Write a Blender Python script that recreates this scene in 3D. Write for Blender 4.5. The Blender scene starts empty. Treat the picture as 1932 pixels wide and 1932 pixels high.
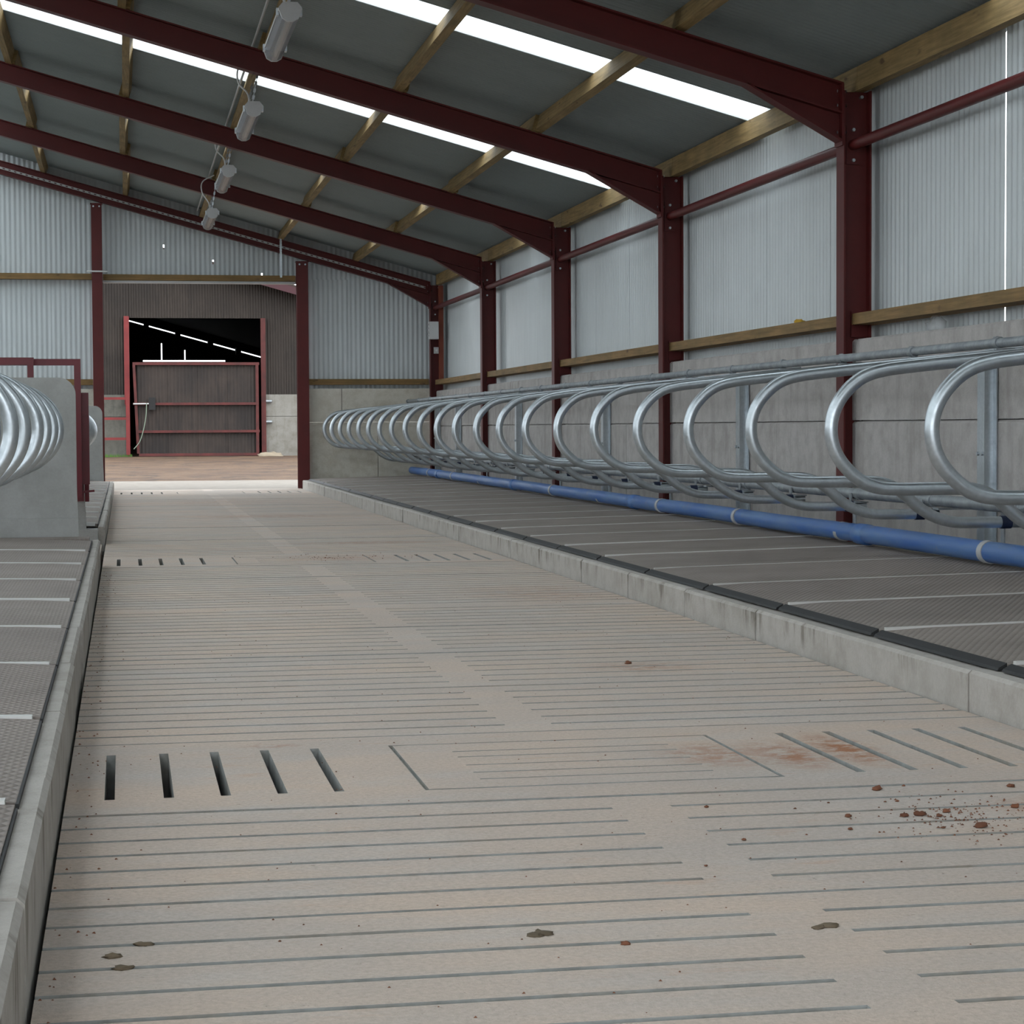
import bpy, math, random
from mathutils import Vector, Matrix, noise as mnoise

random.seed(7)
S = bpy.context.scene
COL = S.collection

# ------------------------------------------------------------------ camera
F_PX, IMG = 3907.7, 1932.0
YAW, PITCH, ROLL, CAM_H = .1849, .0409, -.0052, .9446
fw = Vector((math.sin(YAW)*math.cos(PITCH), math.cos(YAW)*math.cos(PITCH), -math.sin(PITCH)))
rt = Vector((math.cos(YAW), -math.sin(YAW), 0))
up = rt.cross(fw)
R2 = rt*math.cos(ROLL) + up*math.sin(ROLL)
U2 = up*math.cos(ROLL) - rt*math.sin(ROLL)
cam = bpy.data.cameras.new('camera')
cam.sensor_width = 36; cam.lens = F_PX/IMG*36; cam.clip_start = .05; cam.clip_end = 500
co = bpy.data.objects.new('camera', cam); COL.objects.link(co)
m = Matrix((R2, U2, -fw)).transposed().to_4x4(); m.translation = (0, 0, CAM_H)
co.matrix_world = m
S.camera = co

# ------------------------------------------------------------------ sky (bright overcast) and exposure
SKY = 3.0
w = bpy.data.worlds.new('overcast_sky'); S.world = w; w.use_nodes = True
bg = w.node_tree.nodes['Background']; bg.inputs[0].default_value = (.90, .955, 1, 1); bg.inputs[1].default_value = SKY
S.view_settings.view_transform = 'Standard'; S.view_settings.look = 'None'
S.view_settings.gamma = 1; S.view_settings.use_curve_mapping = False
S.view_settings.exposure = 0.43

# ------------------------------------------------------------------ materials
MATS = {}
def srgb(r, g, b):
    f = lambda c: (c/255/12.92) if c/255 <= .04045 else ((c/255+.055)/1.055)**2.4
    return (f(r), f(g), f(b), 1)

class NT:
    def __init__(s, name):
        s.m = bpy.data.materials.new(name); s.m.use_nodes = True
        s.t = s.m.node_tree; s.N = s.t.nodes; s.L = s.t.links
        s.b = s.N['Principled BSDF']
        s.geo = s.N.new('ShaderNodeNewGeometry')
        MATS[name] = s.m
    def link(s, a, b): s.L.new(a, b)
    def mapv(s, scale=(1, 1, 1), src=None):
        n = s.N.new('ShaderNodeMapping'); n.inputs['Scale'].default_value = scale
        s.link(src or s.geo.outputs['Position'], n.inputs['Vector']); return n.outputs[0]
    def noise(s, scale, detail=5, rough=.6, vec=None, lo=.35, hi=.65):
        n = s.N.new('ShaderNodeTexNoise'); n.inputs['Scale'].default_value = scale
        n.inputs['Detail'].default_value = detail; n.inputs['Roughness'].default_value = rough
        s.link(vec or s.geo.outputs['Position'], n.inputs['Vector'])
        r = s.N.new('ShaderNodeMapRange'); r.inputs[1].default_value = lo; r.inputs[2].default_value = hi
        s.link(n.outputs[0], r.inputs[0]); return r.outputs[0]
    def math(s, op, a, b=None):
        n = s.N.new('ShaderNodeMath'); n.operation = op
        for i, v in enumerate((a, b)):
            if v is None: continue
            if isinstance(v, (int, float)): n.inputs[i].default_value = v
            else: s.link(v, n.inputs[i])
        n.use_clamp = False
        return n.outputs[0]
    def mix(s, fac, a, b):
        n = s.N.new('ShaderNodeMix'); n.data_type = 'RGBA'
        for k, v in ((0, fac), (6, a), (7, b)):
            if isinstance(v, (int, float)): n.inputs[k].default_value = v
            elif isinstance(v, tuple): n.inputs[k].default_value = v
            else: s.link(v, n.inputs[k])
        return n.outputs[2]
    def color(s, c):
        if isinstance(c, tuple): s.b.inputs['Base Color'].default_value = c
        else: s.link(c, s.b.inputs['Base Color'])
    def rough(s, v): s.b.inputs['Roughness'].default_value = v
    def bump(s, h, strength=.3, dist=.01):
        n = s.N.new('ShaderNodeBump'); n.inputs['Strength'].default_value = strength; n.inputs['Distance'].default_value = dist
        s.link(h, n.inputs['Height']); s.link(n.outputs[0], s.b.inputs['Normal'])
    def rnd(s):
        n = s.N.new('ShaderNodeObjectInfo'); return n.outputs['Random']

def concrete(name, base, dark, light, streak=False, scale=1.0, bump=.25, blotch=.55, drip=False):
    n = NT(name)
    big = n.noise(1.3*scale, 4, .6)
    fine = n.noise(60, 3, .7)
    mid = n.noise(9*scale, 5, .65, lo=.42, hi=.72)
    c = n.mix(n.math('MULTIPLY', big, blotch), base, light)
    c = n.mix(n.math('MULTIPLY', mid, .5), c, dark)
    if streak:
        st = n.noise(1, 5, .6, n.mapv((7, 7, .8)), .5, .75)
        c = n.mix(n.math('MULTIPLY', st, .6), c, dark)
    c = n.mix(n.math('MULTIPLY', fine, .18), c, dark)
    if drip:
        sx = n.N.new('ShaderNodeSeparateXYZ'); n.link(n.geo.outputs['Position'], sx.inputs[0])
        dn = n.noise(1, 6, .7, n.mapv((5, 9, 1.6)), .50, .68)
        reach = n.noise(1, 3, .6, n.mapv((2, 5, .2)), .3, .7)
        zr = n.N.new('ShaderNodeMapRange'); zr.inputs[1].default_value = .0; zr.inputs[2].default_value = .14
        n.link(sx.outputs[2], zr.inputs[0])
        k = n.math('MULTIPLY', n.math('MULTIPLY', dn, reach), zr.outputs[0])
        nz_ = n.N.new('ShaderNodeSeparateXYZ'); n.link(n.geo.outputs['Normal'], nz_.inputs[0])
        k = n.math('MULTIPLY', k, n.math('SUBTRACT', 1., n.math('MULTIPLY', n.math('ABSOLUTE', nz_.outputs[2]), .85)))
        gt_ = n.N.new('ShaderNodeMapRange'); gt_.inputs[1].default_value = .05; gt_.inputs[2].default_value = .30; gt_.inputs[4].default_value = .8
        n.link(k, gt_.inputs[0]); c = n.mix(gt_.outputs[0], c, srgb(96, 89, 76))
    r = n.rnd()
    c = n.mix(n.math('MULTIPLY', r, .22), c, light)
    n.color(c); n.rough(.9); n.bump(n.noise(120, 4, .7), bump, .004)
    return n.m

# dusty slatted floor : tan dust over grey cement with clay smears
n = NT('slat_concrete')
big = n.noise(.9, 5, .6, n.mapv((1, 1.6, 1)), .38, .64)
c = n.mix(big, srgb(185, 172, 162), srgb(201, 180, 163))
gy = n.noise(1.6, 5, .65, n.mapv((.8, 1.9, 1)), .5, .7)
c = n.mix(n.math('MULTIPLY', gy, .7), c, srgb(188, 182, 177))
fine = n.noise(75, 4, .75)
c = n.mix(n.math('MULTIPLY', fine, .42), c, srgb(132, 122, 110))
pit = n.noise(34, 4, .8, None, .64, .74)
c = n.mix(n.math('MULTIPLY', pit, .75), c, srgb(92, 80, 70))
clay = n.noise(3.2, 6, .7, n.mapv((.7, 2.4, 1)), .6, .75)
c = n.mix(n.math('MULTIPLY', clay, .5), c, srgb(178, 132, 98))
# clay smears that lie at known places
smear = None
for (sx, sy, rx, ry, amt) in ((2.06, 5.74, .09, .3, 1.4), (1.87, 5.68, .12, .26, 1.1), (1.66, 5.72, .16, .22, .9),
                              (2.33, 4.78, .22, .16, .9), (2.0, 17.0, .75, .22, .9), (1.5, 22.5, 1.2, .5, .7),
                              (1.55, 15.0, .42, .35, .55), (2.0, 7.9, .25, .2, .7), (.42, 6.16, .09, .04, .8), (2.3, 11.5, .4, .6, .45), (1.1, 27, 1.5, 1.2, .5)):
    v = n.N.new('ShaderNodeVectorMath'); v.operation = 'SUBTRACT'; n.link(n.geo.outputs['Position'], v.inputs[0]); v.inputs[1].default_value = (sx, sy, 0)
    mp = n.mapv((1/rx, 1/ry, 0), v.outputs[0])
    ln = n.N.new('ShaderNodeVectorMath'); ln.operation = 'LENGTH'; n.link(mp, ln.inputs[0])
    mr = n.N.new('ShaderNodeMapRange'); mr.inputs[1].default_value = 1.25; mr.inputs[2].default_value = .2; mr.inputs[4].default_value = amt
    n.link(ln.outputs['Value'], mr.inputs[0])
    smear = mr.outputs[0] if smear is None else n.math('MAXIMUM', smear, mr.outputs[0])
sn = n.noise(11, 8, .8, n.mapv((1, 1.5, 1)), .42, .56)
c = n.mix(n.math('MULTIPLY', n.math('MULTIPLY', smear, sn), .85), c, srgb(152, 98, 62))
c = n.mix(n.math('MULTIPLY', n.rnd(), .18), c, srgb(198, 190, 180))
n.color(c); n.rough(.92); n.bump(n.noise(140, 4, .7), .25, .003)

n = NT('groove_cement')
c = n.mix(n.noise(14, 4, .7), srgb(152, 153, 150), srgb(128, 128, 124))
c = n.mix(n.math('MULTIPLY', n.noise(3, 5, .6, None, .5, .7), .5), c, srgb(140, 122, 100))
n.color(c); n.rough(.9)

concrete('kerb_concrete', srgb(168, 163, 156), srgb(126, 119, 108), srgb(180, 175, 169), False, 1, .25, .55, True)
concrete('wall_concrete', srgb(172, 168, 165), srgb(122, 116, 110), srgb(184, 180, 177), True, .8)
concrete('end_concrete', srgb(198, 193, 181), srgb(150, 137, 114), srgb(208, 205, 196), False, .9)
concrete('smooth_concrete', srgb(156, 156, 153), srgb(126, 125, 120), srgb(168, 168, 166), False, .7, .1)
concrete('bed_concrete', srgb(130, 126, 114), srgb(84, 82, 66), srgb(150, 146, 136), False, 1.5)
concrete('apron_concrete', srgb(124, 117, 108), srgb(84, 72, 58), srgb(130, 124, 115), False, .5)
concrete('far_concrete', srgb(120, 117, 110), srgb(80, 72, 58), srgb(132, 130, 124), True, .5)
concrete('far_concrete_dark', srgb(84, 82, 74), srgb(40, 42, 38), srgb(106, 103, 96), True, .7)

n = NT('dirt')
c = n.mix(n.noise(.6, 6, .65), srgb(78, 55, 37), srgb(102, 78, 55))
c = n.mix(n.noise(1.6, 7, .8, n.mapv((.8, .7, 1)), .5, .62), c, srgb(52, 38, 28))
n.color(c); n.rough(.95); n.bump(n.noise(6, 6, .7), .6, .08)

def paint(name, base, dark, rough=.5, wear=.35):
    n = NT(name)
    c = n.mix(n.math('MULTIPLY', n.noise(3, 5, .6), wear), base, dark)
    c = n.mix(n.math('MULTIPLY', n.noise(40, 3, .6, None, .55, .75), .25), c, dark)
    n.color(c); n.rough(rough); n.b.inputs['Specular IOR Level'].default_value = .35
    return n.m
paint('red_oxide', srgb(86, 25, 24), srgb(64, 18, 18))
paint('dark_maroon', srgb(58, 22, 28), srgb(44, 18, 22))
paint('gate_red', srgb(94, 24, 33), srgb(70, 19, 26), .4)
paint('bright_red', srgb(112, 36, 35), srgb(86, 27, 27), .6, .6)
paint('faded_red', srgb(84, 36, 33), srgb(56, 28, 26), .7, .8)
paint('brown_steel', srgb(128, 64, 46), srgb(96, 48, 36), .55)
paint('white_plastic', srgb(205, 206, 206), srgb(190, 190, 190), .4, .2)
paint('black_rubber', srgb(34, 34, 35), srgb(22, 22, 23), .6)
paint('dark_blue_band', srgb(28, 38, 62), srgb(20, 24, 40), .5)
paint('pale_strip', srgb(205, 205, 202), srgb(172, 170, 165), .5, .5)
paint('grey_strip', srgb(196, 194, 190), srgb(164, 160, 154), .5, .6)
paint('yellow_rag', srgb(190, 150, 40), srgb(150, 116, 30), .8)
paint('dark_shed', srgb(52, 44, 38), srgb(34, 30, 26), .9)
paint('rope_green', srgb(120, 132, 116), srgb(96, 104, 92), .9)
paint('black_paint', srgb(22, 21, 21), srgb(14, 14, 14), .6)
paint('light_grey_steel', srgb(178, 178, 178), srgb(150, 150, 150), .5)
paint('clod', srgb(124, 80, 58), srgb(88, 58, 44), .95, .8)
paint('dung', srgb(112, 98, 80), srgb(84, 74, 60), .95, .8)
paint('grass', srgb(92, 128, 58), srgb(66, 98, 44), .8, .8)
paint('white_debris', srgb(140, 128, 110), srgb(110, 98, 82), .9)

n = NT('galvanised')
v = n.N.new('ShaderNodeTexVoronoi'); v.inputs['Scale'].default_value = 55; n.link(n.geo.outputs['Position'], v.inputs['Vector'])
c = n.mix(n.math('MULTIPLY', v.outputs['Distance'], .5), srgb(196, 203, 208), srgb(164, 172, 178))
c = n.mix(n.noise(6, 5, .65, None, .45, .7), c, srgb(176, 184, 188))
n.color(c); n.b.inputs['Metallic'].default_value = .85
rr = n.N.new('ShaderNodeMapRange'); rr.inputs[3].default_value = .28; rr.inputs[4].default_value = .42
n.link(n.noise(22, 4, .7), rr.inputs[0]); n.link(rr.outputs[0], n.b.inputs['Roughness'])

n = NT('galvanised_dull')
c = n.mix(n.noise(12, 5, .7), srgb(158, 163, 166), srgb(126, 132, 136))
n.color(c); n.b.inputs['Metallic'].default_value = .6; n.rough(.5)

def sheet(name, base, dark, rough=.45, metallic=0., dirt=.25):
    n = NT(name)
    c = n.mix(n.math('MULTIPLY', n.noise(.8, 4, .6), dirt), base, dark)
    c = n.mix(n.math('MULTIPLY', n.noise(1, 5, .65, n.mapv((9, 9, 1.2)), .5, .72), dirt), c, dark)
    c = n.mix(n.math('MULTIPLY', n.rnd(), .12), c, dark)
    n.color(c); n.rough(rough); n.b.inputs['Metallic'].default_value = metallic
    return n.m
sheet('wall_sheet', srgb(192, 198, 200), srgb(162, 168, 170), .4)
sheet('roof_sheet', srgb(132, 140, 140), srgb(110, 118, 118), .5)
sheet('brown_sheet', srgb(54, 46, 40), srgb(28, 23, 20), .8, 0, .6)
sheet('gate_sheet', srgb(54, 44, 38), srgb(28, 22, 20), .8, 0, .9)

n = NT('rooflight')
N, L = n.N, n.L
tr = N.new('ShaderNodeBsdfTransparent'); tr.inputs[0].default_value = (.90, .95, .96, 1)
tl = N.new('ShaderNodeBsdfTranslucent'); tl.inputs[0].default_value = (.85, .88, .88, 1)
mx = N.new('ShaderNodeMixShader'); mx.inputs[0].default_value = .35
L.new(tr.outputs[0], mx.inputs[1]); L.new(tl.outputs[0], mx.inputs[2])
L.new(mx.outputs[0], N['Material Output'].inputs['Surface'])

def timber(name, a, b, axis):
    n = NT(name)
    sc = {'x': (1, 22, 22), 'y': (22, 1, 22)}[axis]
    g = n.noise(2.2, 6, .65, n.mapv(sc), .38, .64)
    c = n.mix(g, a, b)
    c = n.mix(n.math('MULTIPLY', n.noise(2.4, 4, .6), .5), c, srgb(92, 78, 44))
    kn = n.noise(5, 2, .5, n.mapv((1.2, 1.2, 3) if axis == 'x' else (3, .9, 3)), .68, .76)
    c = n.mix(kn, c, srgb(84, 62, 38))
    n.color(c); n.rough(.75); n.bump(g, .2, .003)
timber('purlin_timber', srgb(150, 124, 80), srgb(116, 94, 56), 'y')
timber('rail_timber_y', srgb(142, 112, 70), srgb(112, 87, 52), 'y')
timber('rail_timber_x', srgb(136, 105, 62), srgb(108, 83, 48), 'x')

def mat_rubber(name, a, b):
    n = NT(name)
    sx = n.N.new('ShaderNodeSeparateXYZ'); n.link(n.geo.outputs['Position'], sx.inputs[0])
    px_, py_ = n.math('MULTIPLY', sx.outputs[0], 105.), n.math('MULTIPLY', sx.outputs[1], 62.)
    dia = n.math('MULTIPLY', n.math('ABSOLUTE', n.math('SINE', n.math('ADD', px_, py_))), n.math('ABSOLUTE', n.math('SINE', n.math('SUBTRACT', px_, py_))))
    c = n.mix(n.noise(1.6, 5, .65), a, b)
    sm = n.noise(3.4, 5, .7, None, .55, .75)
    c = n.mix(n.math('MULTIPLY', sm, .35), c, srgb(136, 128, 120))
    c = n.mix(n.math('MULTIPLY', n.rnd(), .2), c, srgb(110, 104, 100))
    c = n.mix(n.math('MULTIPLY', n.math('SUBTRACT', 1., n.math('POWER', dia, .4)), .35), c, srgb(80, 74, 70))
    n.color(c); n.rough(.7); n.bump(dia, .7, .006)
mat_rubber('mat_rubber', srgb(146, 135, 127), srgb(126, 116, 109))

n = NT('blue_pipe')
c = n.mix(n.noise(2, 5, .6, n.mapv((8, 1, 8))), srgb(52, 96, 162), srgb(84, 116, 160))
c = n.mix(n.math('MULTIPLY', n.noise(5, 6, .75, None, .6, .74), .6), c, srgb(136, 128, 118))
n.color(c); n.rough(.42)

n = NT('lamp_diffuser')
c = n.mix(n.noise(20, 3, .6), srgb(150, 150, 154), srgb(136, 136, 142)); n.color(c); n.rough(.25)
n.b.inputs['Alpha'].default_value = .7
n = NT('lamp_tube'); n.color(srgb(222, 214, 196)); n.rough(.4)
n = NT('clear_plastic'); n.color(srgb(190, 192, 194)); n.rough(.2); n.b.inputs['Alpha'].default_value = .3

# ------------------------------------------------------------------ mesh helpers
class MB:
    def __init__(s): s.v = []; s.f = []; s.sm = []; s.mi = []
    def add(s, vs, fs, smooth=False, mi=0):
        o = len(s.v); s.v += [tuple(p) for p in vs]
        for f in fs: s.f.append(tuple(i+o for i in f)); s.sm.append(smooth); s.mi.append(mi)
        return s
    def box(s, a, b, mi=0):
        (x0, y0, z0), (x1, y1, z1) = [min(p) for p in zip(a, b)], [max(p) for p in zip(a, b)]
        vs = [(x0, y0, z0), (x1, y0, z0), (x1, y1, z0), (x0, y1, z0), (x0, y0, z1), (x1, y0, z1), (x1, y1, z1), (x0, y1, z1)]
        return s.add(vs, [(0, 3, 2, 1), (4, 5, 6, 7), (0, 1, 5, 4), (1, 2, 6, 5), (2, 3, 7, 6), (3, 0, 4, 7)], mi=mi)
    def prism(s, prof, a, axis, b, mi=0):
        """profile = list of 2-D points (the other two axes in xyz order), extruded along axis from a to b"""
        n = len(prof); vs = []
        for t in (a, b):
            for p in prof:
                q = list(p); q.insert('xyz'.index(axis), t); vs.append(q)
        fs = [tuple(range(n))[::-1], tuple(range(n, 2*n))] + [(i, (i+1) % n, n+(i+1) % n, n+i) for i in range(n)]
        return s.add(vs, fs, mi=mi)
    def tube(s, pts, r, seg=12, cap=True, mi=0):
        pts = [Vector(p) for p in pts]; n = len(pts)
        rs = r if isinstance(r, (list, tuple)) else [r]*n
        T = [(pts[min(i+1, n-1)]-pts[max(i-1, 0)]).normalized() for i in range(n)]
        a = Vector((0, 0, 1)) if abs(T[0].z) < .9 else Vector((1, 0, 0))
        nrm = T[0].cross(a).normalized(); vs = []
        for i in range(n):
            nrm = (nrm - T[i]*nrm.dot(T[i])).normalized(); bi = T[i].cross(nrm)
            for k in range(seg):
                an = 2*math.pi*k/seg
                vs.append(pts[i]+(nrm*math.cos(an)+bi*math.sin(an))*rs[i])
        fs = [(i*seg+k, i*seg+(k+1) % seg, (i+1)*seg+(k+1) % seg, (i+1)*seg+k) for i in range(n-1) for k in range(seg)]
        s.add(vs, fs, True, mi)
        if cap:
            s.add(vs[:seg], [tuple(range(seg))[::-1]], mi=mi); s.add(vs[-seg:], [tuple(range(seg))], mi=mi)
        return s
    def bar(s, a, b, wx, wy, upv=(0, 0, 1), mi=0):
        """rectangular bar from a to b: wx across, wy along up"""
        a, b = Vector(a), Vector(b); t = (b-a).normalized(); u = Vector(upv)
        u = (u - t*u.dot(t)).normalized(); r = t.cross(u); vs = []
        for p in (a, b):
            for i, j in ((-1, -1), (1, -1), (1, 1), (-1, 1)): vs.append(p + r*(i*wx/2) + u*(j*wy/2))
        return s.add(vs, [(0, 3, 2, 1), (4, 5, 6, 7), (0, 1, 5, 4), (1, 2, 6, 5), (2, 3, 7, 6), (3, 0, 4, 7)], mi=mi)
    def mesh(s, name, mats, off=(0, 0, 0)):
        me = bpy.data.meshes.new(name); ox, oy, oz = off
        me.from_pydata([(x-ox, y-oy, z-oz) for x, y, z in s.v], [], s.f)
        me.polygons.foreach_set('use_smooth', s.sm); me.polygons.foreach_set('material_index', s.mi)
        for m_ in ([mats] if isinstance(mats, str) else mats): me.materials.append(MATS[m_])
        me.update(); return me
    def build(s, name, mats, parent=None, at=None):
        """mesh in world coordinates; origin at 'at' (or at its own lower centre)"""
        if at is None:
            xs, ys, zs = zip(*s.v); at = ((min(xs)+max(xs))/2, (min(ys)+max(ys))/2, min(zs))
        return put(name, s.mesh(name, mats, at), at, parent)

WL = {}
def put(name, me, loc, parent=None):
    o = bpy.data.objects.new(name, me); COL.objects.link(o)
    if parent is not None:
        p = WL[parent.name]; o.parent = parent; o.location = [a-b for a, b in zip(loc, p)]
    else: o.location = loc
    WL[o.name] = tuple(loc)
    return o
def tag(o, label, cat, group=None):
    o['label'] = label; o['category'] = cat
    if group: o['group'] = group
    return o
def thing(name, loc, label, cat, group=None): return tag(put(name, None, loc), label, cat, group)
def struct(o): o['kind'] = 'structure'; return o
def sroot(name, loc=(0, 0, 0)): return struct(put(name, None, loc))
ORD = ('first second third fourth fifth sixth seventh eighth ninth tenth eleventh twelfth thirteenth fourteenth fifteenth sixteenth '
       'seventeenth eighteenth nineteenth twentieth twenty-first twenty-second twenty-third twenty-fourth twenty-fifth twenty-sixth').split()

def crom(P, sub=6):
    out = []; n = len(P); P = [Vector(p) for p in P]
    for i in range(n-1):
        p0, p1, p2, p3 = P[max(i-1, 0)], P[i], P[i+1], P[min(i+2, n-1)]
        for k in range(sub):
            t = k/sub
            out.append(.5*((2*p1)+(p2-p0)*t+(2*p0-5*p1+4*p2-p3)*t*t+(3*p1-p0-3*p2+p3)*t**3))
    out.append(P[-1]); return out

def cells(mb, xs, ys, hfun, z0, mi_low=1):
    """top surface of a slab made of rectangular cells, each with its own height; walls between steps"""
    nx, ny = len(xs)-1, len(ys)-1
    H = [[hfun((xs[i]+xs[i+1])/2, (ys[j]+ys[j+1])/2) for j in range(ny)] for i in range(nx)]
    get = lambda i, j: H[i][j] if 0 <= i < nx and 0 <= j < ny else z0
    # merge along x where equal heights, to keep it light
    for j in range(ny):
        i = 0
        while i < nx:
            k = i
            while k+1 < nx and H[k+1][j] == H[i][j]: k += 1
            h = H[i][j]; mi = 0 if h >= -1e-6 else mi_low
            if h > -.1: mb.add([(xs[i], ys[j], h), (xs[k+1], ys[j], h), (xs[k+1], ys[j+1], h), (xs[i], ys[j+1], h)], [(0, 1, 2, 3)], mi=mi)
            i = k+1
    for i in range(nx+1):
        for j in range(ny):
            a, b = get(i-1, j), get(i, j)
            if a != b:
                q = [(xs[i], ys[j], a), (xs[i], ys[j+1], a), (xs[i], ys[j+1], b), (xs[i], ys[j], b)]
                mb.add(q, [(0, 1, 2, 3)], mi=mi_low)
    for j in range(ny+1):
        i = 0
        while i < nx:
            a, b = get(i, j-1), get(i, j); k = i
            while k+1 < nx and get(k+1, j-1) == a and get(k+1, j) == b: k += 1
            if a != b:
                q = [(xs[i], ys[j], a), (xs[k+1], ys[j], a), (xs[k+1], ys[j], b), (xs[i], ys[j], b)]
                mb.add(q, [(0, 1, 2, 3)], mi=mi_low)
            i = k+1

def corrugated(mb, wdt, z0, ztop, pitch=.0762, amp=.0048, seg=8, hole=None):
    """vertical corrugated sheet: width along local x from 0, height z0..ztop (ztop number or function of x); wave in local y"""
    n = max(2, int(round(wdt/pitch*seg))); f = ztop if callable(ztop) else (lambda x: ztop)
    rows = [0, 1] if not hole else [0, None, None, 1]
    vs = []; zr = []
    for i in range(n+1):
        x = wdt*i/n; y = amp*math.cos(2*math.pi*x/pitch); t = f(x)
        zz = [z0, t] if not hole else [z0, hole[0], hole[1], t]
        vs += [(x, y, z) for z in zz]
    k = len(rows); fs = []
    for i in range(n):
        for j in range(k-1):
            if hole and j == 1 and i < hole[2]: continue
            fs.append((i*k+j, (i+1)*k+j, (i+1)*k+j+1, i*k+j+1))
    mb.add(vs, fs, True)

# ------------------------------------------------------------------ geometry constants (metres, camera foot at the origin, y along the passage)
XK, KH = 2.735, .139            # right kerb face and height
XL, KL = -.168, .19             # left kerb
XC, CD = 4.80, .197             # right columns: inner face, depth
BAY, Y0 = 4.8, 13.42
TAN = .2717; PHI = math.atan(TAN); CP = math.cos(PHI)
XR, XE = -2.4, 5.13             # ridge, eaves line
ZR0 = 3.046                     # underside of rafter at XC
raf = lambda x: ZR0 + TAN*(XC-x)             # rafter underside (right slope)
ZTOP = .21; ZSH = ZTOP+.146                  # rafter top, sheet underside above it
YE = 32.62                                   # end frame
FY = [8.62, 13.42, 18.22, 23.02, 27.82, 32.62]
YB = -5.78                                   # open end behind the camera
XW = -9.73                                   # far side (open above the wall)
mir = lambda x: 2*XR - x

# ================================================================== SETTING
# ---------------------------------------------------------------- floor
floor = struct(MB().box((XL-.02, YB, -.42), (XK+.02, 32.55, -.305)).build('floor', 'groove_cement'))
P0, PP = 3.99, 1.148
gw, gap = .021, .003
def panel_mesh(kind):
    mb = MB(); W0, W1 = XL+.010, XK-.012; y1 = PP-gap
    gd = -.011; jl = .010 if kind == 'grooved' else .007
    if kind == 'grooved':
        gy = [PP/7*k-gap/2 for k in range(1, 7)]
        xs = [W0, 1.18, 1.33, W1]; ys = [0, jl, y1-jl]
        for g in gy: ys += [g-gw/2, g+gw/2]
        ys = sorted(ys+[y1])
        def h(x, y):
            if y < jl or y > y1-jl: return -.012
            if 1.18 < x < 1.33: return 0
            return gd if any(abs(y-g) < gw/2 for g in gy) else 0
    else:
        sl = [-.048, .102, .247, .393, .540, 1.968, 2.120, 2.265, 2.412, 2.564]; hw = .013
        y0s, y1s = .21, .945
        bx0, bx1 = .767, 1.735; tw = .006
        lines = [.32, .43, .555, .70, .80]
        xs = [W0, W1, bx0-tw, bx0+tw, bx1-tw, bx1+tw, .93, 1.58]
        for s_ in sl: xs += [s_-hw, s_+hw]
        xs = sorted(xs); ys = [0, jl, y1-jl, y1, y0s-.03, y0s-.03+.014, y1s, y0s, y1s+.012]
        for l in lines: ys += [l-.006, l+.006]
        ys = sorted(set(ys))
        def h(x, y):
            if y < jl or y > y1-jl: return -.012
            if y0s < y < y1s and any(abs(x-s_) < hw for s_ in sl): return -.135
            if y0s-.03 < y < y1s+.012 and (abs(x-bx0) < tw or abs(x-bx1) < tw): return -.01
            if bx0 < x < bx1 and y0s-.03 < y < y0s-.016: return -.01
            if bx0 < x < bx1 and y1s < y < y1s+.012: return -.01
            if .93 < x < 1.58 and any(abs(y-l) < .006 for l in lines): return -.01
            return 0
    cells(mb, xs, ys, h, -.13)
    return mb.mesh('slat_panel', ['slat_concrete', 'groove_cement'])
pg, pc = panel_mesh('grooved'), panel_mesh('cross')
nlast = int((32.5-P0)/PP)
for k in range(-8, nlast+1):
    cross = k in (1, 9, 23)
    o = put('slat_panel', pc if cross else pg, (0, P0+k*PP+gap/2, random.uniform(-.0015, .0015)), floor)
# solid floor of the rest of the shed, beds
struct(MB().box((XW, YB, -.3), (-4.9, 32.7, 0)).build('floor_slab', 'bed_concrete'))
struct(MB().box((-4.9, 14.56, -.3), (XL-.02, 17.3, 0)).build('floor_crossover', 'slat_concrete'))
struct(MB().prism([(XK+.13, -.3), (5.02, -.3), (5.02, .158), (XK+.13, .112)], YB, 'y', 32.66).build('floor_bed_right', 'bed_concrete'))
struct(MB().box((-4.9, YB, -.3), (XL-.05, 14.56, .165)).build('floor_bed_left', 'bed_concrete'))
struct(MB().box((-4.9, 17.3, -.3), (XL-.05, 32.6, .125)).build('floor_bed_far', 'smooth_concrete'))

# kerbs : cast blocks, each its own piece
def kerb(name, xf, sgn, hgt, ys, label, wid=.13):
    root = thing(name, (xf, ys[0], 0), label, 'kerb')
    for a, b in zip(ys, ys[1:]):
        dx = random.uniform(-.004, .004); dz = random.uniform(-.007, -.002); g = .0055
        prof = [(xf+dx, -.13), (xf+dx, hgt+dz-.012), (xf+dx+sgn*.012, hgt+dz), (xf+dx+sgn*wid, hgt+dz), (xf+dx+sgn*wid, -.13)]
        if sgn > 0: prof = prof[::-1]
        MB().prism([(p[0], p[1]) for p in prof], a+g, 'y', b-g).build('kerb_block', 'kerb_concrete', root)
    return root
KB0, KP = 6.4217, 1.181
kerb('kerb', XK, 1, KH, [KB0+KP*k for k in range(-9, 22)]+[32.44], 'low concrete block kerb along the beds beside the clad side wall')
kerb('kerb', XL, -1, KL, [YB, -3.7, -2.5, -1.3, -.1, 1.05, 2.23, 3.41, 4.6, 5.69, 6.86, 8.10, 9.25, 10.4, 11.5, 12.6, 13.55, 14.55], 'concrete block kerb in front of the first bed row opposite the clad wall', .053)
kerb('kerb', XL+.006, -1, .15, [17.35+1.18*k for k in range(12)]+[31.5, 32.4], 'short concrete kerb beyond the red gate, running to the end wall', .053)

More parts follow.
